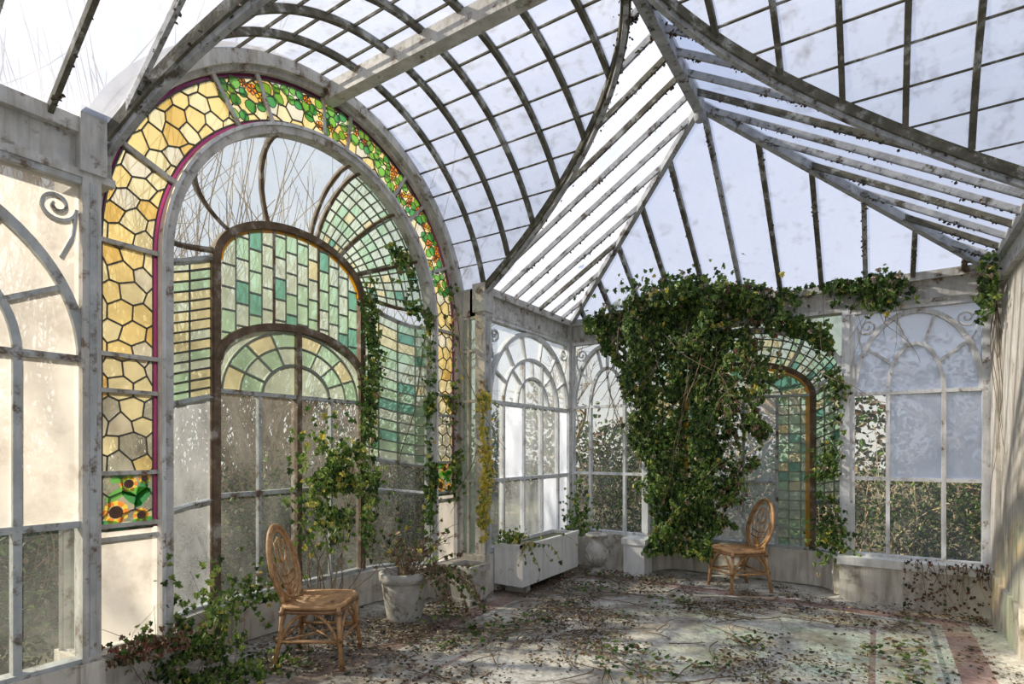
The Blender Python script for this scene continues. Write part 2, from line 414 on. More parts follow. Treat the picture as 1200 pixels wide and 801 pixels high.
for a in (UL+.05,-.24):
    arch_window(Pl((a,VF,0),(1,0,0),(0,1,0)),1.06,.45,2.96,2.10,.80,.24,.50,[1.22,2.10],1,pick('frost','clear'))
arch_window(Pl((UL+1.2,VF,0),(1,0,0),(0,1,0)),2.0,.45,2.96,2.10,.80,.6,.50,[1.22,2.10],2,pick('frost','clear'))

def grid(f,g,S,ns,nt,matf,nrm,bw=.012,bk='lead',jit=0):
    for i in range(ns):
        for j in range(nt):
            g.poly([S(i/ns,j/nt),S((i+1)/ns,j/nt),S((i+1)/ns,(j+1)/nt),S(i/ns,(j+1)/nt)],matf(i,j))
    for i in range(ns+1): 
        ps=[S(i/ns,j/nt) for j in range(nt+1)]; f.sweep(ps,[nrm(p) for p in ps],bw,.014,bk)
    for j in range(nt+1):
        ps=[S(i/ns,j/nt) for i in range(ns+1)]; f.sweep(ps,[nrm(p) for p in ps],bw,.013,bk)
def greens(i,j): return random.choices(['g1','g2','g3','g4'],[5,1.4,1.5,5])[0]

def bay(pl,c,hw,spring,rise,D,sw,ss,sr,z0,door,name,big=True):
    E=empty(name); f=MB(); g=MB(); N=pl.N; dd=[0]
    def bar(a,b,w=.035,d=.05,k='rust',o=-D): dd[0]+=.0001; f.sweep([pl(a[0],a[1],o),pl(b[0],b[1],o)],N,w,d+dd[0],k)
    def cur(ps,w=.035,d=.05,k='rust',o=-D): dd[0]+=.0001; f.sweep([pl(p[0],p[1],o) for p in ps],N,w,d+dd[0],k)
    def conch(th,t):
        a=t*pi/2; ca,sa=math.cos(a),math.sin(a)
        s1,z1=sw*math.cos(th),ss+sr*math.sin(th); s0,zz0=hw*math.cos(th),spring+rise*math.sin(th)
        return pl(c+s1+(s0-s1)*ca, z1+(zz0-z1)*ca, -D*sa)
    cn=pl(c,spring-.3,0)
    nr=lambda p:(cn-p)
    def side(sg,t,z):
        a=t*pi/2; zt=ss+(spring-ss)*math.cos(a)
        return pl(c+sg*(sw+(hw-sw)*math.cos(a)), z0+(zt-z0)*z, -D*math.sin(a))
    for sg in (-1,1):
        z1=.60 if sg==-1 else .42
        if not big: z1=.3
        for (za,zb) in ((0,.30),(.30,z1)):
            if zb-za<.01: continue
            S=lambda a,b:side(sg,a,za+(zb-za)*b)
            for i in range(4): g.poly([S(i/4,0),S((i+1)/4,0),S((i+1)/4,1),S(i/4,1)],'misty' if sg==-1 else 'clear')
        S=lambda a,b:side(sg,a,z1+(1-z1)*b)
        mf=(lambda i,j: random.choices(['g3','g4','g1','g2'],[5,4,2,.3])[0]) if sg==-1 else greens
        grid(f,g,S,4,14 if big else 12,mf,nr,.012,'leadg' if sg==1 else 'lead')
        for zz in (0,.30,z1,1):
            ps=[side(sg,i/6,zz) for i in range(7)]; f.sweep(ps,[nr(p) for p in ps],.035,.04,'paintd')
        for t in (0,.97): 
            ps=[side(sg,t,z) for z in (0,.5,1)]; f.sweep(ps,N,.04,.05,'paintd' if t==0 else 'rust')
        ps=[side(sg,i/6,0)for i in range(7)]
        f.sweep([V(p.x,p.y,z0/2) for p in ps],Z,.16,z0-.02,'plaster')
    f.sweep([pl(c-sw,z0/2,-D),pl(c+sw,z0/2,-D)],N,z0-.02,.16,'plaster')
    ths=[i*pi/48 for i in range(49)]
    S=lambda a,b: conch(math.radians(8+(74-8)*a) if big else math.radians(8+164*a),b)
    grid(f,g,S,14 if big else 24,8 if big else 5,lambda i,j: random.choices(['g1','g4','g3','g2'],[4,6,2,.8])[0],nr,.012,'leadg')
    segs=[(0,8),(74,180)] if big else [(0,8),(172,180)]
    for a0,a1 in segs:
        nn=max(2,int((a1-a0)/5))
        for i in range(nn):
            for j in range(5):
                t0=math.radians(a0+(a1-a0)*i/nn);t1=math.radians(a0+(a1-a0)*(i+1)/nn)
                g.poly([conch(t0,j/5),conch(t1,j/5),conch(t1,(j+1)/5),conch(t0,(j+1)/5)],'clear')
    for a in ((8,30,52,74,79,112,146,172) if big else (8,50,90,130,172)):
        ps=[conch(math.radians(a),j/10) for j in range(11)]; f.sweep(ps,[nr(p) for p in ps],.03,.035,'rust' if big else 'white')
    def sa(s): return ss+sr*math.sqrt(max(0,1-(s/sw)**2))
    cur([(c+sw*math.cos(a),ss+sr*math.sin(a)) for a in ths],.06,.07)
    for s in (-1,1): bar((c+s*sw,z0),(c+s*sw,ss),.055,.07)
    bar((c-sw,z0),(c+sw,z0),.05,.07,'paintd')
    if door:
        dz,dr=door
        def da(s): return dz+dr*math.sqrt(max(0,1-(s/(sw-.02))**2))
        cur([(c+(sw-.045)*math.cos(a),ss+(sr-.04)*math.sin(a)) for a in ths],.03,.012,'fgold')
        nc=12; zs=[dz+.05+.18*i for i in range(12)]; cl=lambda x,a,b:max(a,min(b,x))
        w=sw-.05
        for i in range(nc):
            s0=-w+2*w*i/nc; s1=-w+2*w*(i+1)/nc
            b0,b1,t0,t1=da(s0),da(s1),sa(s0),sa(s1)
            zz=[0]+[z+(.07 if i%2 else 0) for z in zs]+[9]
            for j in range(len(zz)-1):
                q=[(s0,cl(zz[j],b0,t0)),(s1,cl(zz[j],b1,t1)),(s1,cl(zz[j+1],b1,t1)),(s0,cl(zz[j+1],b0,t0))]
                if abs(q[3][1]-q[0][1])+abs(q[2][1]-q[1][1])<.02: continue
                g.poly([pl(c+a,b,-D) for a,b in q],random.choices(['g1','g2','g4','g3'],[5,1.5,5,.6])[0])
                if q[3][1]<t0-.005 and q[2][1]<t1-.005: bar((c+q[3][0],q[3][1]),(c+q[2][0],q[2][1]),.012,.014,'leadg')
            if i: bar((c+s0,b0),(c+s0,t0),.012 if i not in(4,8) else .022,.016,'leadg' if i not in(4,8) else 'rust')
        cur([(c+(sw-.01)*math.cos(a),dz+dr*math.sin(a)) for a in ths],.06,.08)
        fb=dz-.24
        H=dz+dr-fb
        cur([(c-(sw-.01),dz),(c-(sw-.01),fb)],.04,.05)
        def fan(k,a): return (c+(sw-.05)*k*math.cos(a),fb+(H-.04)*k*math.sin(a))
        n=24
        for k0,k1 in ((0,.5),(.5,.78),(.78,1)):
            for i in range(n):
                a0,a1=pi*i/n,pi*(i+1)/n
                q=[fan(k0,a0),fan(k1,a0),fan(k1,a1),fan(k0,a1)]
                mk='g4' if k1<.6 else (('g1' if (i//3)%2 else 'g4') if k1<.9 else ('g3' if (i//3)%2 else 'g1'))
                if k0==0: q=[q[0],q[1],q[2]]
                g.poly([pl(a,b,-D) for a,b in q],mk)
        for i in range(n):
            a0,a1=pi*i/n,pi*(i+1)/n
            def hd(a): 
                s=(sw-.05)*math.cos(a); return (c+s,da(s))
            q=[fan(1,a0),hd(a0),hd(a1),fan(1,a1)]
            g.poly([pl(a,b,-D) for a,b in q],'g4')
        cur([fan(.5,a) for a in ths],.022,.03,'leadg'); cur([fan(.78,a) for a in ths],.012,.02,'leadg'); cur([fan(1,a) for a in ths],.014,.02,'leadg')
        for a in (22.5,45,67.5,112.5,135,157.5): bar(fan(.5,math.radians(a)),fan(1,math.radians(a)),.014,.02,'leadg')
        for s in (-1,1):
            g.poly([pl(c+s*(sw-.05),fb,-D),pl(c+s*(sw-.01),fb,-D),pl(c+s*(sw-.01),dz+.1,-D),pl(c+s*(sw-.05),dz+.1,-D)],'g4')
        bar((c,z0),(c,dz+dr),.05,.08)
        for s in (-.5,.5): bar((c+s*sw,z0),(c+s*sw,fb),.024,.035,'paintd')
        cols=[-sw,-sw/2,0,sw/2,sw]; zz=[z0,1.18 if big else 1.1,fb]
        for z in zz[1:]: bar((c-sw,z),(c+sw,z),.034,.05,'paintd')
        for i in range(4):
            for j in range(2):
                g.poly([pl(c+cols[i],zz[j],-D),pl(c+cols[i+1],zz[j],-D),pl(c+cols[i+1],zz[j+1],-D),pl(c+cols[i],zz[j+1],-D)],'clear')
    else:
        cur([(c+(sw-.04)*math.cos(a),ss+(sr-.04)*math.sin(a)) for a in ths],.05,.02,'fgold')
        for s in (-1,1): bar((c+s*(sw-.05),z0),(c+s*(sw-.05),ss),.045,.02,'fgold')
        cols=[-sw,-sw*.5,0,sw*.5,sw]
        for i in range(4):
            s0,s1=cols[i],cols[i+1]
            if i in (0,3):
                S=lambda a,b:pl(c+s0+(s1-s0)*a,z0+(ss-z0)*b,-D)
                grid(f,g,S,3,16,greens,lambda p:N,.012,'leadg')
            else:
                for z,zz_ in ((z0,1.15),(1.15,ss)): g.poly([pl(c+s0,z,-D),pl(c+s1,z,-D),pl(c+s1,zz_,-D),pl(c+s0,zz_,-D)],'misty')
                bar((c+s0,1.15),(c+s1,1.15),.03,.04,'paintd')
        for s in (-.5,.5,0): bar((c+s*sw,z0),(c+s*sw,ss),.03,.05,'paintd')
        bar((c-sw,ss),(c+sw,ss),.03,.05,'paintd')
        def fan(k,a): return (c+(sw-.04)*k*math.cos(a),ss+(sr-.04)*k*math.sin(a))
        n=12
        for k0,k1 in ((0,.6),(.6,1)):
            for i in range(n):
                a0,a1=pi*i/n,pi*(i+1)/n; q=[fan(k0,a0),fan(k1,a0),fan(k1,a1),fan(k0,a1)]
                if k0==0:q=[q[0],q[1],q[2]]
                g.poly([pl(a,b,-D) for a,b in q],'g4' if k1<1 else random.choice(['g1','g2','g3']))
        cur([fan(.6,a) for a in ths],.02,.03,'leadg')
        for i in range(1,8): bar(fan(.6,pi*i/8),fan(1,pi*i/8),.012,.02,'leadg')
    f.obj('bay_frame',E); g.obj('bay_glass',E); return E

# ---- big stained arch on the left
pl=Pl((UA,0,0),(0,1,0),(1,0,0)); C=3.115; SPR=2.80; RO=1.70; RI=1.30; ZB=.34
E1=bay(pl,C,RI-.02,SPR,RI-.02,.42,.73,3.03,.43,ZB,(2.24,.36),'bay_window')
E=empty('stained_glass_arch'); f=MB(); g=MB()
def ac(r,n=64): return [(C+r*math.cos(pi*i/n),SPR+r*math.sin(pi*i/n)) for i in range(n+1)]
def full(r): return [(C+r,ZB)]+ac(r)+[(C-r,ZB)]
def cur(ps,w,d,k,o=0): f.sweep([pl(p[0],p[1],o) for p in ps],(1,0,0),w,d,k)
cur(full(RI),.07,.11,'paint'); cur(full(RI+.03),.022,.14,'white')
cur(full(RO),.045,.10,'paint'); cur(full(RO+.055),.09,.16,'paint',.02)
def ribbon(r0,r1,k,off,zmin):
    a=[(C+r0,zmin)]+ac(r0)+[(C-r0,zmin)]; b=[(C+r1,zmin)]+ac(r1)+[(C-r1,zmin)]
    for i in range(len(a)-1): g.poly([pl(*a[i],off),pl(*b[i],off),pl(*b[i+1],off),pl(*a[i+1],off)],k)
ra,rbb=RI+.068,RO-.050
ribbon(RI+.038,ra,'purple',0,1.05); ribbon(rbb,RO-.02,'purple',0,1.05)
Lv=SPR-1.05; Rm=(ra+rbb)/2; La=pi*Rm; Ltot=2*Lv+La
def strip(s,r):
    if s<Lv: return (C+r,1.05+s)
    if s>Lv+La: return (C-r,SPR-(s-Lv-La))
    a=(s-Lv)/Rm; return (C+r*math.cos(a),SPR+r*math.sin(a))
hs=.078; wv=math.sqrt(3)*hs
done=set()
jit={}
def hv(x,y):
    k_=(round(x*200),round(y*200))
    if k_ not in jit: jit[k_]=(x+random.uniform(-.018,.018),y+random.uniform(-.018,.018))
    x,y=jit[k_]; return (max(0,min(Ltot,x)),max(ra,min(rbb,y)))
nr_=int(Ltot/(1.5*hs))+2
for i in range(-1,nr_+1):
    for j in range(-1,5):
        cx=i*1.5*hs; cy=ra-.02+wv*(j+.5*(i%2))
        vs=[hv(cx+hs*math.cos(pi/3*q),cy+hs*math.sin(pi/3*q)) for q in range(6)]
        ys=[v[1] for v in vs]; xs=[v[0] for v in vs]
        if max(ys)-min(ys)<.004 or max(xs)-min(xs)<.004: continue
        s_=sum(xs)/6
        low=(s_<1.9-1.05) or (s_>Ltot-(1.9-1.05))
        mk=random.choices(['h4','h5','h3','h1'],[3,6,1.5,.5])[0] if low else random.choices(['h1','h2','h3','h4'],[5,2,5,2])[0]
        P2=[]
        for v in vs:
            q=strip(*v)
            if not P2 or (abs(P2[-1][0]-q[0])+abs(P2[-1][1]-q[1]))>1e-4: P2.append(q)
        if len(P2)>=3: g.poly([pl(a,b,0) for a,b in P2],mk)
        for q in range(6):
            a,b=vs[q],vs[(q+1)%6]
            kk=tuple(sorted((a,b)))
            if kk in done or a==b: continue
            done.add(kk)
            if (a[1]<=ra and b[1]<=ra) or (a[1]>=rbb and b[1]>=rbb): continue
            f.sweep([pl(*strip(*a)),pl(*strip(*b))],(1,0,0),.0085,.012,'lead')
for s in (-1,1):
    g.poly([pl(C+s*(RI+.04),ZB),pl(C+s*(RO-.02),ZB),pl(C+s*(RO-.02),1.05),pl(C+s*(RI+.04),1.05)],'warm')
    for z in (ZB,1.0,1.08,1.40,1.90,2.12,SPR): f.sweep([pl(C+s*RI,z),pl(C+s*RO,z)],(1,0,0),.026,.05,'paint')
for k_ in (RI+.038,ra,rbb,RO-.02): cur([(C+k_,1.05)]+ac(k_)+[(C-k_,1.05)],.009,.014,'lead')
for a_ in (158,126,113,92,82,57,46,24):
    a_=math.radians(a_); f.sweep([pl(C+RI*math.cos(a_),SPR+RI*math.sin(a_)),pl(C+RO*math.cos(a_),SPR+RO*math.sin(a_))],(1,0,0),.03,.05,'paint')
n=48
for i in range(n):
    a0,a1=pi*i/n,pi*(i+1)/n
    def q(r,a,o): return (UA+o,VC+r*math.cos(a),CZ+r*math.sin(a))
    g.poly([q(1.69,a0,.0),q(1.86,a0,.0),q(1.86,a1,.0),q(1.69,a1,.0)],'paint')
for s in (-1,1):
    y0,y1=sorted((C+s*1.69,C+s*1.86)); g.poly([(UA,y0,0),(UA,y1,0),(UA,y1,CZ),(UA,y0,CZ)],'paint')
def disc(y,z,r,k,off,n=9,wob=.15,ph=0,lead=True):
    ps=[pl(y+r*(1+wob*math.sin(3*t+ph))*math.cos(t),z+r*(1+wob*math.sin(3*t+ph))*math.sin(t),off) for t in [2*pi*i/n for i in range(n)]]
    g.poly(ps,k)
    if lead: f.sweep(ps,(1,0,0),.005,.004,'lead',True)
def flower(y,z,r,off,k='forange',ctr='fyel',np_=5):
    p0=random.random()*6
    for i in range(np_):
        t=p0+2*pi*i/np_; disc(y+r*.6*math.cos(t),z+r*.6*math.sin(t),r*.46,k,off,8,0)
    disc(y,z,r*.28,ctr,off+.003,8,0,lead=False)
placed=[]
tries=0
while len(placed)<120 and tries<8000:
    tries+=1
    ang=math.radians(random.uniform(14,126)); lo_=ra+.085+.05*math.sin(ang*11)
    rr=random.uniform(lo_,rbb-.035)
    y,z=C+rr*math.cos(ang),SPR+rr*math.sin(ang); r=random.uniform(.032,.05)
    if any((y-a)**2+(z-b)**2<(.80*(r+c_))**2 for a,b,c_ in placed): continue
    placed.append((y,z,r)); off=.009+len(placed)*.0001
    if len(placed)%4==0: flower(y,z,r*.98,off,random.choice(['forange','forange','fyel']))
    else: disc(y,z,r,random.choice(['fgreen','fgreen','fdgreen']),off,12,.08,random.random()*6)
for s in (-1,1):
    cy=C+s*(ra+rbb)/2
    for (dy,dz,r) in ((-.07,1.16,.07),(.07,1.13,.045),(.0,1.33,.05),(.09,1.36,.035)):
        for i in range(12):
            t=2*pi*i/12; disc(cy+dy+r*.8*math.cos(t),dz+r*.8*math.sin(t),r*.26,'fyel' if i%2 else 'forange',.010,7,0,lead=False)
        disc(cy+dy,dz,r*.55,'brownc',.013,12,0,lead=False)
    for (dy,dz,t) in ((-.06,1.27,.6),(.02,1.24,2.4),(.08,1.24,.9),(.08,1.30,1.2),(-.03,1.37,.3),(.07,1.09,.2),(-.08,1.08,2.8),(.05,1.28,.1)):
        ps=[]
        for i in range(12):
            a=2*pi*i/12; x_,y_=.075*math.cos(a),.028*math.sin(a); ps.append(pl(cy+dy+x_*math.cos(t)-y_*math.sin(t),dz+x_*math.sin(t)+y_*math.cos(t),.008))
        g.poly(ps,random.choice(['fgreen','fdgreen']))
f.obj('arch_frame',E); g.obj('stained_glass',E)

# ---- return walls & posts
for i,s in enumerate((1,-1)):
    y=VC+s*(WE+.01) if s==1 else 1.30
    wcount[0]+=1; E=empty('window_%d'%wcount[0]); f=MB(); g=MB()
    p2=Pl((UA+.02,y,0),(1,0,0),(0,-s,0)); w=UL-UA-.06
    g.poly([p2(0,.4),p2(w,.4),p2(w,2.96),p2(0,2.96)],'g4' if s==1 else 'clear')
    for a,b in (((0,.4),(0,3.2)),((w/2,.4),(w/2,2.96))): f.sweep([p2(*a),p2(*b)],p2.N,.022,.05,'paint')
    for z in (.4,1.2,2.06,2.6,2.96): f.sweep([p2(0,z),p2(w,z)],p2.N,.03,.046,'paint')
    f.obj('frame',E);g.obj('glass',E)
    m=MB()
    if s==1:
        m.box((UL-.07,y-.055,0),(UL+.052,y+.055,3.30),'paint')
        m.box((UL+.052,y-.02,.45),(UL+.062,y+.02,2.95),'paintd')
        m.box((UL-.09,y-.08,3.0),(UL+.07,y+.08,3.30),'paint'); m.box((UA-.05,y-.03,2.98),(UL+.0,y+.05,3.27),'paint')
        m.box((UL-.09,y-.08,0),(UL+.075,y+.08,.42),'plaster'); m.box((UA-.05,y-.05,0),(UL,y+.05,.40),'plaster')
    else:
        m.box((UL-.045,y-.075,0),(UL+.052,y+.01,3.30),'paint')
        m.box((UL+.052,y-.045,.45),(UL+.062,y-.015,2.95),'paintd')
        m.box((UL-.07,y-.09,3.0),(UL+.07,y+.03,3.34),'paint'); m.box((UA-.05,y-.05,2.98),(UL+.0,y+.03,3.27),'paint')
        m.box((UL-.06,y-.09,0),(UL+.075,y+.02,.42),'plaster'); m.box((UA-.05,y-.05,0),(UL,y+.03,.40),'plaster')
    m.obj('column' if i==0 else 'column.001')
plb=Pl((0,VB,0),(1,0,0),(0,-1,0)); CB=-1.37
E2=bay(plb,CB,1.05,2.34,.56,.38,.74,2.16,.40,.40,None,'bay_window.001',big=False)
f=MB()
ths=[i*pi/40 for i in range(41)]
ps=[(CB+1.05,.4)]+[(CB+1.05*math.cos(a),2.34+.56*math.sin(a)) for a in ths]+[(CB-1.05,.4)]
f.sweep([plb(*p) for p in ps],(0,-1,0),.05,.07,'white')
g=MB()
for i in range(40):
    a0,a1=ths[i],ths[i+1]
    g.poly([plb(CB+1.05*math.cos(a0),2.34+.56*math.sin(a0)),plb(CB+1.05*math.cos(a0),2.97),plb(CB+1.05*math.cos(a1),2.97),plb(CB+1.05*math.cos(a1),2.34+.56*math.sin(a1))],'g4')
f.obj('arch_trim',E2); g.obj('spandrel_glass',E2)
m=MB()
for u in (-2.45,-.29):
    m.box((u-.035,VB-.052,0),(u+.035,VB+.06,2.99),'white')
m.box((UL-.06,VB-.062,0),(UL+.06,VB+.06,3.22),'paint')
m.obj('trim_3')
m=MB(); m.box((UL,VB-.066,0),(-2.45,VB+.14,.44),'plaster'); m.box((UL+.92,VB-.34,0),(-2.36,VB-.06,.42),'box')
m.box((UL+.90,VB-.36,.38),(-2.34,VB-.05,.45),'box')
m.box((-.34,VB-.20,0),(UR,VB+.14,.40),'plaster'); m.box((-.36,VB-.22,.37),(UR,VB+.14,.45),'box')
m.obj('wall_back')
m=MB()
for s in (1,-1):
    y0,y1=sorted((VC+s*(WE+.05),VC+s*WB)); m.box((UL-.12,y0,0),(UL+.055,y1,.42),'plaster')
    y0,y1=sorted((C+s*RI,C+s*(RO+.1))); m.box((UA-.1,y0,0),(UA+.10,y1,ZB),'plaster')
m.obj('wall_left')
m=MB(); m.box((UR,VC+WE+.65,0),(UR+.25,VB+.14,2.98),'plaster'); m.box((UR-.05,VB-.42,0),(UR+.05,VB-.2,.42),'plaster')
m.box((UR,VC+WE,0),(UR+.2,VC+WE+.65,.42),'plaster'); m.box((UR,VF,0),(UR+.2,VC-WE,.42),'plaster')
m.box((UE,VC-WE,0),(UE+.2,VC+WE,.42),'plaster')
m.box((UR,VC+WE-.06,0),(UR+.12,VC+WE+.06,3.27),'paint'); m.box((UR,VC-WE-.06,0),(UR+.12,VC-WE+.06,3.27),'paint')
m.box((UR-.035,VB-.36,.42),(UR,VB-.07,2.90),'plaster'); m.box((UR-.06,VB-.40,2.82),(UR,VB-.05,2.97),'plaster')
m.box((UR-.03,VC+WE+.66,0),(UR,VB-.42,.36),'plaster')
m.obj('wall_right')
m=MB(); m.box((UL-.1,VF-.14,0),(UR+.1,VF+.05,.42),'plaster'); m.obj('wall_front')
f=MB(); g=MB(); E=empty('window_%d'%(wcount[0]+1))
p3=Pl((UE,VC,0),(0,1,0),(-1,0,0))
ps=[(1.78*math.cos(a),CZ+1.78*math.sin(a)) for a in ths]
f.sweep([p3(*p) for p in [(1.78,.4)]+ps+[(-1.78,.4)]],(-1,0,0),.08,.08,'white')
g.poly([p3(*p) for p in [(1.78,.4)]+ps+[(-1.78,.4)]],'frost')
for s in (-1.2,-.6,0,.6,1.2): f.sweep([p3(s,.4),p3(s,CZ+math.sqrt(1.78**2-s*s))],(-1,0,0),.04,.05,'white')
for z in (1.2,2.06,CZ): f.sweep([p3(-1.78,z),p3(1.78,z)],(-1,0,0),.04,.046,'white')
f.obj('frame',E);g.obj('glass',E)

# ---------------------------------------------------------------- furniture
def chair(name,loc,ang):
    E=empty(name,loc); E.rotation_euler=(0,0,ang)
    hx,fy,by,sh=.21,.20,-.19,.44
    s=MB()
    cor=[]
    for i in range(32):
        t=2*pi*i/32; ex=lambda v:math.copysign(abs(v)**.45,v)
        cor.append((.235*ex(math.cos(t)),.005+.215*ex(math.sin(t)),sh))
    s.tube(cor,.017,'rattan',8,True); s.tube([(x*.99,y,z-.032) for x,y,z in cor],.013,'rattand',8,True)
    for i in range(13):
        x=-.20+.40*i/12; s.tube([(x,-.195,sh+.004),(x,0,sh+.010),(x,.205,sh+.004)],.0115,'rattan',6)
    for y in (-.12,.02,.15): s.tube([(-.22,y,sh-.010),(.22,y,sh-.010)],.010,'rattand',6)
    s.obj('seat',E,True)
    l=MB()
    for j,(x,y) in enumerate(((hx,fy),(-hx,fy),(hx,by),(-hx,by))):
        oy=.03 if y>0 else -.06
        l.tube([(x,y,sh),(x*1.02,y+oy*.3,.22),(x*1.08,y+oy,0)],[.017,.016,.018],'rattan',8)
        for z in (.40,.21,.05): l.tube([(x*1.01,y+oy*(1-z/.44),z-.015),(x*1.01,y+oy*(1-z/.44),z+.015)],.021,'rattand',8)
    q=[(hx*1.02,fy+.01),(-hx*1.02,fy+.01),(-hx*1.02,by-.03),(hx*1.02,by-.03)]
    for i in range(4):
        a,b=q[i],q[(i+1)%4]
        l.tube([(a[0],a[1],.20),(b[0],b[1],.20)],.012,'rattan',6)
        ar=[]
        for k in range(13):
            t=k/12; ar.append((a[0]+(b[0]-a[0])*t,a[1]+(b[1]-a[1])*t,.14+.26*math.sin(pi*t)**.6))
        l.tube(ar,.012,'rattan',6)
    l.tube([(q[0][0],q[0][1],.20),(q[2][0],q[2][1],.20)],.009,'rattan',6)
    l.tube([(q[1][0],q[1][1],.20),(q[3][0],q[3][1],.20)],.009,'rattan',6)
    l.obj('legs',E,True)
    b=MB()
    def bp(x,z): return (x,-.20-(z-sh)*.26,z)
    for rx,rz,r in ((.215,.275,.018),(.178,.238,.012)):
        b.tube([bp(rx*math.cos(2*pi*i/40)*(1-.12*math.cos(2*pi*i/40+pi/2+pi)),.705+rz*math.sin(2*pi*i/40)) for i in range(40)],r,'rattan',8,True)
    for x in (.11,-.11): b.tube([bp(x*1.6,sh-.02),bp(x*1.5,.50),bp(x*1.75,.60)],.014,'rattan',8)
    b.tube([bp(.075*math.cos(2*pi*i/24),.80+.085*math.sin(2*pi*i/24)) for i in range(24)],.009,'rattan',6,True)
    for i in range(-2,3):
        ps=[]
        for k in range(9):
            t=k/8; x=i*.012+ i*.062*math.sin(pi*t*.62); ps.append(bp(x,.47+ (.43-abs(i)*.03)*t))
        b.tube(ps,.008,'rattan',6)
    for z in (.57,.63): b.tube([bp(-.12,z+.01),bp(0,z-.015),bp(.12,z+.01)],.008,'rattand',6)
    b.obj('back',E,True)
    return E
def facing(fx,fy): return math.atan2(-fx,fy)
chair('rattan_chair',(-3.44,2.68,0),facing(.84,.54))
chair('rattan_chair.001',(-1.30,6.56,0),facing(-.72,-.69))

m=MB(); m.lathe((0,0,0),[(0,0),(.15,0),(.155,.03),(.185,.20),(.205,.34),(.20,.35),(.225,.36),(.23,.43),(.215,.44),(.19,.44),(.185,.38),(0,.37)],'stone')
m.obj('flower_pot',None,True).location=(-3.60,3.72,0)
m=MB(); 
prof=[(0,0),(.11,0),(.115,.035),(.075,.05),(.045,.09),(.06,.115),(.11,.17),(.145,.25),(.14,.32),(.095,.38),(.085,.42),(.10,.45),(.135,.475),(.14,.50),(.11,.50),(.08,.46),(0,.44)]
m.lathe((0,0,0),prof,'stone')
for i in range(14):
    t=2*pi*i/14; m.tube([(.05*math.cos(t),.05*math.sin(t),.105),(.115*math.cos(t),.115*math.sin(t),.17),(.148*math.cos(t),.148*math.sin(t),.25)],.010,'stone',6)
for s in (-1,1): m.tube([(s*.13,0,.33),(s*.18,0,.36),(s*.18,0,.43),(s*.12,0,.47)],.012,'stone',6)
m.obj('stone_urn',None,True).location=(-2.90,6.34,0)
def trough(name,a,b,t=.03):
    m=MB(); x0,y0,z0=a;x1,y1,z1=b
    m.box((x0,y0,z0),(x1,y1,z1-.06),'box')
    m.box((x0,y0,z1-.06),(x1,y0+t,z1),'box');m.box((x0,y1-t,z1-.06),(x1,y1,z1),'box');m.box((x0,y0+t,z1-.06),(x0+t,y1-t,z1),'box');m.box((x1-t,y0+t,z1-.06),(x1,y1-t,z1),'box')
    m.box((x0-.01,y0-.01,z1-.03),(x1+.012,y0+t,z1+.008),'box');m.box((x1-t,y0-.01,z1-.03),(x1+.012,y1+.01,z1+.008),'box')
    m.box((x0+t,y0+t,z1-.062),(x1-t,y1-t,z1-.04),'ground')
    for yy in (y0+.15,y1-.25): m.box((x0+.04,yy,0),(x1-.06,yy+.10,z0),'stone')
    m.obj(name)
trough('planter_trough',(UL+.08,4.94,.10),(UL+.44,6.22,.53))
m=MB(); m.box((-.14,-.14,0),(.14,.14,.05),'stone'); 
lv=[(.11,.05),(.14,.30),(.165,.31),(.165,.38),(.13,.38),(.13,.33)]
for i in range(len(lv)-1):
    (r0,z0),(r1,z1)=lv[i],lv[i+1]
    c0=[(-r0,-r0,z0),(r0,-r0,z0),(r0,r0,z0),(-r0,r0,z0)];c1=[(-r1,-r1,z1),(r1,-r1,z1),(r1,r1,z1),(-r1,r1,z1)]
    for j in range(4): m.poly([c0[j],c0[(j+1)%4],c1[(j+1)%4],c1[j]],'stone')
m.box((-.13,-.13,.3),(.13,.13,.33),'ground')
m.obj('square_planter').location=(-3.50,4.52,0)

# ---------------------------------------------------------------- vegetation
def wander(mb,p,d,L,r,k='stem',jit=.25,seg=.06,g=0,floor=False):
    pts=[Vector(p)]; d=Vector(d).normalized(); n=max(2,int(L/seg))
    for i in range(n):
        d=(d+Vector((random.gauss(0,jit),random.gauss(0,jit),0 if floor else random.gauss(0,jit)-g))).normalized(); 
        q=pts[-1]+d*seg
        if q.z<.012: q.z=.012
        pts.append(q)
    mb.tube(pts,[r*(1-.6*i/n) for i in range(n+1)],k,4 if r>.003 and seg<.1 else 3); return pts
def inpoly(x,y,poly):
    c=False;n=len(poly);j=n-1
    for i in range(n):
        xi,yi=poly[i];xj,yj=poly[j]
        if (yi>y)!=(yj>y) and x<(xj-xi)*(y-yi)/(yj-yi)+xi: c=not c
        j=i
    return c
IV=['l1','l2','l3','l4','b2']; 
def ivyset(name,pts,nrm=(0,-1,.3),smin=.04,smax=.085,w=(5,3.5,3,.4,.4),mats=IV,parent=None,tilt=.6,down=1.0):
    n=len(pts); N=np.tile(np.array(nrm,float),(n,1))+rng.normal(size=(n,3))*tilt
    T=np.tile(np.array([0,0,-down]),(n,1))+rng.normal(size=(n,3))*.6
    leaves(name,pts,rng.uniform(smin,smax,n),T,N,mats,w,parent)
EI=empty('ivy'); st=MB()
poly=[(-3.12,3.32),(-3.0,2.95),(-2.75,2.62),(-2.60,2.2),(-2.55,1.76),(-2.42,1.19),(-2.34,.30),(-1.58,.30),(-1.45,.82),(-1.18,1.4),(-1.02,2.06),(-.90,2.71),(-.85,3.25),(-1.2,3.40),(-2.0,3.5),(-2.7,3.42)]
pts=[]; br=[]
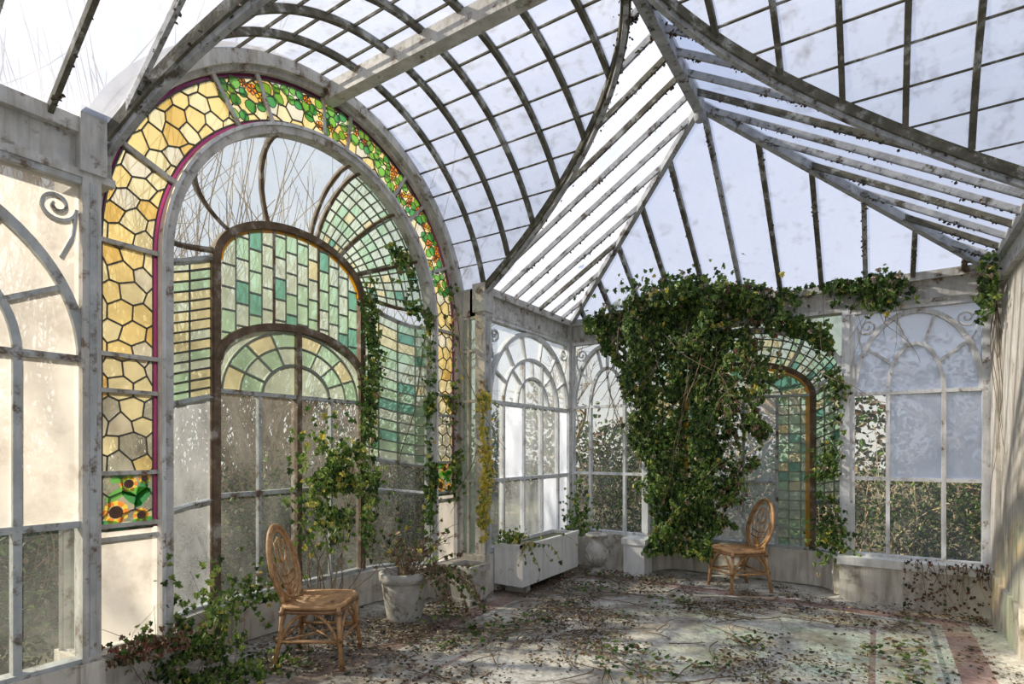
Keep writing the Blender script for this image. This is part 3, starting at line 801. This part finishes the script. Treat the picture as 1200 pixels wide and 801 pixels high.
while len(pts)<11500:
    u=random.uniform(-3.3,-.6); z=random.uniform(.06,3.5)
    uu=u+.28*noise.noise(V(z*3.2,u*2,1))+.12*noise.noise(V(z*9,u*7,3)); 
    if not inpoly(uu,z,poly): continue
    nn=noise.noise(V(u*3.4,z*2.3,4.1))
    if nn<-.22 and random.random()<.75: continue
    if u>-1.6 and z<2.9 and noise.noise(V(u*6,z*3.5,9))<.0 and random.random()<.72: continue
    bulge=.08+.40*max(0,nn+.3)
    p=(u,VB-.04-random.random()**.6*bulge-.03,z)
    if u>-1.5 and random.random()<.22: br.append(p)
    else: pts.append(p)
ivyset('wall_leaves',pts,parent=EI,smin=.035,smax=.075)
ivyset('autumn_leaves',br,parent=EI,smin=.035,smax=.07,mats=['b1','b4','b2','l3'],w=(3,1,2,2))
pts=[]
for i in range(850):
    u=random.gauss(-1.95,.38); v=VB-abs(random.gauss(0,.22)); z=EZ+(VB-v)*.6-.06-random.random()*.06
    pts.append((u,v,z))
for i in range(850): 
    u=random.uniform(-3.25,.25); 
    if noise.noise(V(u*2.2,0,9))<-.05 and random.random()<.8: continue
    pts.append((u,VB-.08-random.random()*.08,3.30-abs(random.gauss(0,.10))))
for i in range(260): pts.append((random.gauss(.02,.12),VB-.1-random.random()*.1,3.14+random.gauss(0,.10)))
for i in range(240): pts.append((-2.0+random.gauss(0,.25),VB-.40-random.random()*.25,3.40+random.gauss(0,.08)))
ivyset('eave_leaves',pts,parent=EI,w=(5,4,3,.3,1),smin=.035,smax=.075)
pts=[]
for i in range(1000):
    z=random.uniform(.4,2.9); u=-.42+random.gauss(0,.06)+.08*math.sin(z*4)
    if noise.noise(V(z*2.5,3,2))<.08 and random.random()<.85: continue
    pts.append((u,VB-.03-random.random()*.08,z))
for i in range(450): 
    t=random.random(); pts.append((-.95+.55*t,VB-.05-random.random()*.08,2.95-.12*t+random.gauss(0,.06)-.2*t*t))
for i in range(220): pts.append((-.42+random.gauss(0,.10),VB-.12,.62+random.gauss(0,.14)))
ivyset('bay_leaves',pts,parent=EI,smin=.03,smax=.065)
for i in range(50):
    u=random.uniform(-2.9,-1.0); wander(st,(u,VB-.1,3.25),(random.uniform(-.3,.3),-.02,-1),random.uniform(.8,2.6),.007,jit=.12,g=.05)
for i in range(12): wander(st,(random.uniform(-.5,.3),VB-.1,3.2),(random.uniform(-.3,.3),-.05,-1),random.uniform(.3,1.4),.004,jit=.15,g=.08)
for i in range(30): wander(st,(random.uniform(.2,.85),VB-.23,.47),(random.gauss(0,.3),-.12,-1),random.uniform(.15,.42),.004,jit=.2)
for i in range(9): wander(st,(UR-.05,VB-.3+random.uniform(-.2,.1),3.0),(0,-.02,-1),random.uniform(.6,2.4),.004,jit=.05,g=.05)
st.obj('stems',EI)
pts=[(UR-.07-random.random()*.1,VB-.55+random.gauss(0,.14),2.95+random.gauss(0,.12)) for _ in range(260)]
ivyset('corner_leaves',pts,parent=EI,smin=.03,smax=.06)
pts=[(random.uniform(.2,.88),VB-.24-random.random()*.05,random.uniform(.05,.5)) for _ in range(180)]
ivyset('dry_leaves',pts,parent=EI,mats=['b1','b3','b4','l2'],w=(3,3,1,1),smin=.02,smax=.035)

EC=empty('climbing_vine'); st=MB()
pts=[]
while len(pts)<1000:
    a=rng.normal(size=3); p=(-4.08+a[0]*.06+.05,3.34+a[1]*.19,1.26+a[2]*.22)
    if noise.noise(V(p[0]*5,p[1]*5,p[2]*5))>-.02 and p[0]<-3.88: pts.append(p)
for i in range(14): 
    for q in wander(st,(-3.98+random.uniform(-.08,.05),3.12+random.gauss(0,.05),.02),(random.gauss(0,.08),random.gauss(.12,.2),1),random.uniform(.9,1.5),.006,jit=.13):
        if q.z>.7 and random.random()<.7: pts.append(tuple(q))
ivyset('shrub_leaves',pts,nrm=(1,-.5,.4),parent=EC,w=(6,2,7,1.2,.1),smin=.035,smax=.065)
pts=[]
def vine(y0,y1,u,z0,z1,n,sp,nk=2.0):
    for i in range(n):
        t=random.random(); z=z0+(z1-z0)*t
        if noise.noise(V(z*nk*1.5,y0,5))<-.1 and random.random()<.8: continue
        pts.append((u+random.random()*.06,y0+(y1-y0)*t+random.gauss(0,sp)+.03*math.sin(z*6),z))
    wander(st,(u,y0,z0),(0,(y1-y0)/max(.1,abs(z1-z0)),-1),abs(z1-z0),.006,jit=.08)
vine(4.33,4.36,-3.86,3.0,.4,900,.045); vine(3.88,3.84,-4.2,3.25,1.6,700,.05); vine(4.0,4.3,-4.0,3.55,2.9,300,.08)
vine(3.84,3.84,-4.2,1.7,.5,260,.05)
vine(4.62,4.66,-3.80,3.3,1.0,420,.05)
ivyset('climber_leaves',pts,nrm=(1,-.6,.3),parent=EC,smin=.03,smax=.06)
pts=[]; vine(4.74,4.73,-3.46,2.15,.55,750,.045)
ivyset('yellow_leaves',pts,nrm=(1,-.6,.3),parent=EC,smin=.03,smax=.06,w=(.5,0,2,8,.3))
st.obj('stems',EC)
EG=empty('ground_ivy'); st=MB(); pts=[]
while len(pts)<620:
    z=abs(random.gauss(.15,.26)); y=1.98+random.gauss(0,.17)
    if z>.95 or noise.noise(V(y*6,z*6,2))<-.05: continue
    pts.append((-3.80+random.gauss(0,.05),y,z))
for i in range(260): pts.append((-3.62+random.gauss(0,.14),2.15+random.gauss(0,.22),.02+random.random()*.05))
for i in range(180): pts.append((-3.98+random.gauss(0,.06),2.5+random.gauss(0,.15),.36+abs(random.gauss(0,.14))))
ivyset('leaves',pts,nrm=(1,-.6,.6),parent=EG,w=(6,3,5,.4,.8),tilt=.7,smin=.028,smax=.055)
pts=[(-3.72+random.gauss(0,.05),1.62+random.gauss(0,.14),.30+abs(random.gauss(0,.06))) for _ in range(300)]
ivyset('red_leaves',pts,nrm=(1,-.6,.5),parent=EG,mats=['b4','b1','l2','l1'],w=(3,4,2,1),smin=.022,smax=.042)
for i in range(16): wander(st,(-3.76,random.uniform(1.6,2.3),.03),(random.gauss(0,.12),random.gauss(0,.3),1),random.uniform(.3,.8),.003,jit=.15)
for i in range(110):
    wander(st,(random.uniform(-3.5,-.6),random.uniform(2.8,6.5),.02),(random.gauss(0,1),random.gauss(0,1),0),random.uniform(.3,1.1),.005,jit=.2,floor=True)
st.obj('stems',EG)
EP=empty('trailing_plant'); st=MB(); pts=[]
for i in range(8):
    y=random.choice([random.gauss(5.00,.05),random.gauss(5.00,.05),random.gauss(5.75,.08)])
    for q in wander(st,(UL+.47,y,.56),(.6,random.gauss(0,.7),.1),random.uniform(.2,.5),.004,jit=.2,g=.18):
        if random.random()<.7: pts.append(tuple(q))
for i in range(110): pts.append((UL+.25+random.gauss(0,.08),random.gauss(5.05,.10),.56+abs(random.gauss(0,.05))))
ivyset('leaves',pts,nrm=(1,-.4,.6),parent=EP,w=(5,2,4,2.5,.6),smin=.03,smax=.058)
pts=[(-3.28+random.gauss(0,.10),6.60+random.gauss(0,.08),.45+abs(random.gauss(0,.28))) for _ in range(230)]
ivyset('corner_leaves',pts,nrm=(.5,-1,.4),parent=EP,smin=.03,smax=.06)
st.obj('stems',EP)
ED=empty('dried_pot_plant'); st=MB(); pts=[]
for i in range(46):
    p=wander(st,(-3.60+random.gauss(0,.05),3.72+random.gauss(0,.05),.38),(random.gauss(.1,.4),random.gauss(.15,.4),1),random.uniform(.3,.75),.005,jit=.2,g=.04)
    for q in p[4:]:
        if random.random()<.6: pts.append(tuple(q))
for i in range(26):
    p=wander(st,(-3.50,3.80+random.gauss(0,.06),.44),(.5,.6+random.gauss(0,.4),.3),random.uniform(.5,.9),.004,jit=.15,g=.16)
    for q in p[3:]: pts.append(tuple(q))
ivyset('leaves',pts,nrm=(1,-.6,.4),parent=ED,w=(2,1.5,1.5,.5,3,4),mats=IV+['b1'],smin=.025,smax=.055)
st.obj('stems',ED)

def density(u,v):
    n=noise.noise(V(u*1.1,v*1.1,2))+.7*noise.noise(V(u*3,v*3,7))+.3*noise.noise(V(u*8,v*8,3))
    d=.12+1.25*n
    if u>-1.3 and v>5.0: d-=.15
    if v>3.9 and v<5.0 and u>-2.6: d+=.15
    if u<-2.3: d+=.14
    if v>6.3 or u<-3.3: d+=.35
    return max(d,.02)
pts=[];S=[]
while len(pts)<19000:
    u=random.uniform(-4.15,.82); v=random.uniform(1.5,6.9)
    if u<-3.75 and not(2.4<v<3.8): continue
    if v>6.6 and not(-2.3<u<-.5): continue
    if random.random()<density(u,v): 
        pts.append((u,v,.006+random.random()**2*.04)); S.append(random.uniform(.010,.026)+(random.random()**3)*.026)
n=len(pts); N=np.tile(np.array([0,0,1.]),(n,1))+rng.normal(size=(n,3))*.35; T=rng.normal(size=(n,3)); T[:,2]*=.15
leaves('leaf_litter',pts,S,T,N,['b1','b2','b3','l2','l1','b4'],[5,4,5,.8,.5,.3],None,'oval')
pts=[]
while len(pts)<1200:
    u=random.uniform(-3.4,.3); v=random.uniform(3.2,6.4)
    if noise.noise(V(u*1.7,v*1.7,12))>.16 and not (u>-1.3 and v>5.3 and random.random()<.9): pts.append((u,v,.03+random.random()*.05))
n=len(pts); N=np.tile(np.array([0,0,1.]),(n,1))+rng.normal(size=(n,3))*.35; T=rng.normal(size=(n,3)); T[:,2]*=.15
leaves('fallen_ivy',pts,rng.uniform(.025,.052,n),T,N,['l1','l2','l3','b1','b2'],[4,3,1.5,3,2],None,'ivy')

# ---------------------------------------------------------------- outside
def tree(mb,p,d,L,r,depth):
    pts=[Vector(p)]; d=Vector(d).normalized(); n=5
    for i in range(n):
        d=(d+Vector((random.gauss(0,.13),random.gauss(0,.13),random.gauss(.03,.10)))).normalized(); pts.append(pts[-1]+d*(L/n))
    mb.tube(pts,[r*(1-.45*i/n) for i in range(n+1)],'bark',5 if depth>2 else 3)
    if depth>0:
        for i in range(random.choice((3,4))):
            k=random.randint(2,n); nd=(d+Vector((random.gauss(0,.6),random.gauss(0,.6),random.gauss(.15,.4))))
            tree(mb,pts[k],nd,L*random.uniform(.55,.8),r*.5,depth-1)
for i,(x,y) in enumerate(((-8.6,3.2),(-9.5,6),(-7.9,8.6),(-10.5,1.0),(-3.6,12.5),(-.8,12),(1.5,13),(-6.2,12),(-12,4.5),(-10.2,4.2),(-11,7.5),(-9.6,1.8))):
    west=x<-7.5
    mb=MB(); tree(mb,(x,y,-.15),(0,0,1),2.7 if west else 2.0,.10,5 if west else 4); mb.obj('bare_tree' if i==0 else 'bare_tree.%03d'%i)
mb=MB()
for i in range(1100):
    if i%3: p=(random.uniform(-9.5,-6.6),random.uniform(.5,10),-.10); L=random.uniform(1.0,2.8)
    else: p=(random.uniform(-6,2.5),random.uniform(9,11.5),-.10); L=random.uniform(1,2.4)
    wander(mb,p,(random.gauss(0,.35),random.gauss(0,.35),1),L,.009,'bark',.10,.18,.02)
for i in range(520):
    p=(random.uniform(-12.5,-9.5),random.uniform(-.5,9.5),-.10)
    wander(mb,p,(random.gauss(0,.2),random.gauss(0,.2),1),random.uniform(5,9.5),.016,'bark',.075,.4,.0)
mb.obj('bramble_thicket')
def bush(name,c,r,n,mats,w):
    a=rdir(n)*(rng.uniform(.35,1,n)[:,None]); P=np.array(c)+a*np.array(r)
    P+=.12*rng.normal(size=(n,3)); P[:,2]=np.maximum(P[:,2],-.1)
    leaves(name,P,rng.uniform(.04,.08,n),rdir(n),a+.5*rng.normal(size=(n,3)),mats,w,None,'oval')
bs=[((.9,9.2,.5),(1.1,.8,1.05)),((-3.6,9.5,.7),(1.1,.8,1.3)),((-1.2,9.6,.6),(1.3,.7,1.2)),((-6.2,6.8,.5),(.8,1.3,1.2)),((-6.5,4.3,.35),(.6,1.2,1.1)),((-7.0,2.2,.4),(.8,1.1,1.0)),((3.2,9.6,.6),(1,1,1.3)),((-5.3,.9,.15),(.55,.7,.7))]
for i,(c,r) in enumerate(bs): bush('garden_bush' if i==0 else 'garden_bush.%03d'%i,c,r,5200,['l2','l1','b3','b2','l3'],[6,3,2,.8,.6])
P=[];
for i in range(30000):
    if i%2: x=-14+random.gauss(0,.6); y=random.uniform(-6,17); hh=3.6
    else: x=random.uniform(-12,9); y=16+random.gauss(0,.6); hh=3.4
    h=hh+1.4*noise.noise(V(x*.35,y*.35,0)); P.append((x,y,random.random()**1.3*h-.1))
n=len(P); leaves('hedge',P,rng.uniform(.10,.22,n),rdir(n),rdir(n),['l1','b2','l2','b1','l3'],[3.5,2.5,4,3,.5],None,'oval')

# ---------------------------------------------------------------- light
w=bpy.data.worlds.new('sky'); bpy.context.scene.world=w; w.use_nodes=True
nt=w.node_tree; nt.nodes.clear()
o=nt.nodes.new('ShaderNodeOutputWorld'); bg=nt.nodes.new('ShaderNodeBackground'); tc=nt.nodes.new('ShaderNodeTexCoord')
sp=nt.nodes.new('ShaderNodeSeparateXYZ'); rp=nt.nodes.new('ShaderNodeValToRGB')
nt.links.new(tc.outputs['Generated'],sp.inputs[0]); nt.links.new(sp.outputs[2],rp.inputs[0]); nt.links.new(rp.outputs[0],bg.inputs[0]); nt.links.new(bg.outputs[0],o.inputs[0])
e=rp.color_ramp.elements; e[0].position=0; e[0].color=(1,.95,.87,1); e[1].position=.75; e[1].color=(.66,.76,1,1)
x=e.new(.22); x.color=(.88,.91,1,1)
bg.inputs[1].default_value=.88
sd=bpy.data.lights.new('sun','SUN'); sd.energy=7.5; sd.angle=math.radians(1.2); sd.color=(1,.88,.70)
so=bpy.data.objects.new('sun',sd); link(so)
so.rotation_euler=Vector((.80,.36,-.56)).to_track_quat('-Z','Y').to_euler()

# ---------------------------------------------------------------- camera
cd=bpy.data.cameras.new('camera'); co=bpy.data.objects.new('camera',cd); link(co)
co.location=(0,0,1.55); co.rotation_euler=(math.radians(90),0,math.asin(.5476))
cd.sensor_width=36; cd.lens=36*657/1200; cd.shift_y=124.5/1200; cd.clip_start=.05; cd.clip_end=200
bpy.context.scene.camera=co
bpy.context.scene.view_settings.view_transform='Standard'
bpy.context.scene.view_settings.exposure=0.05
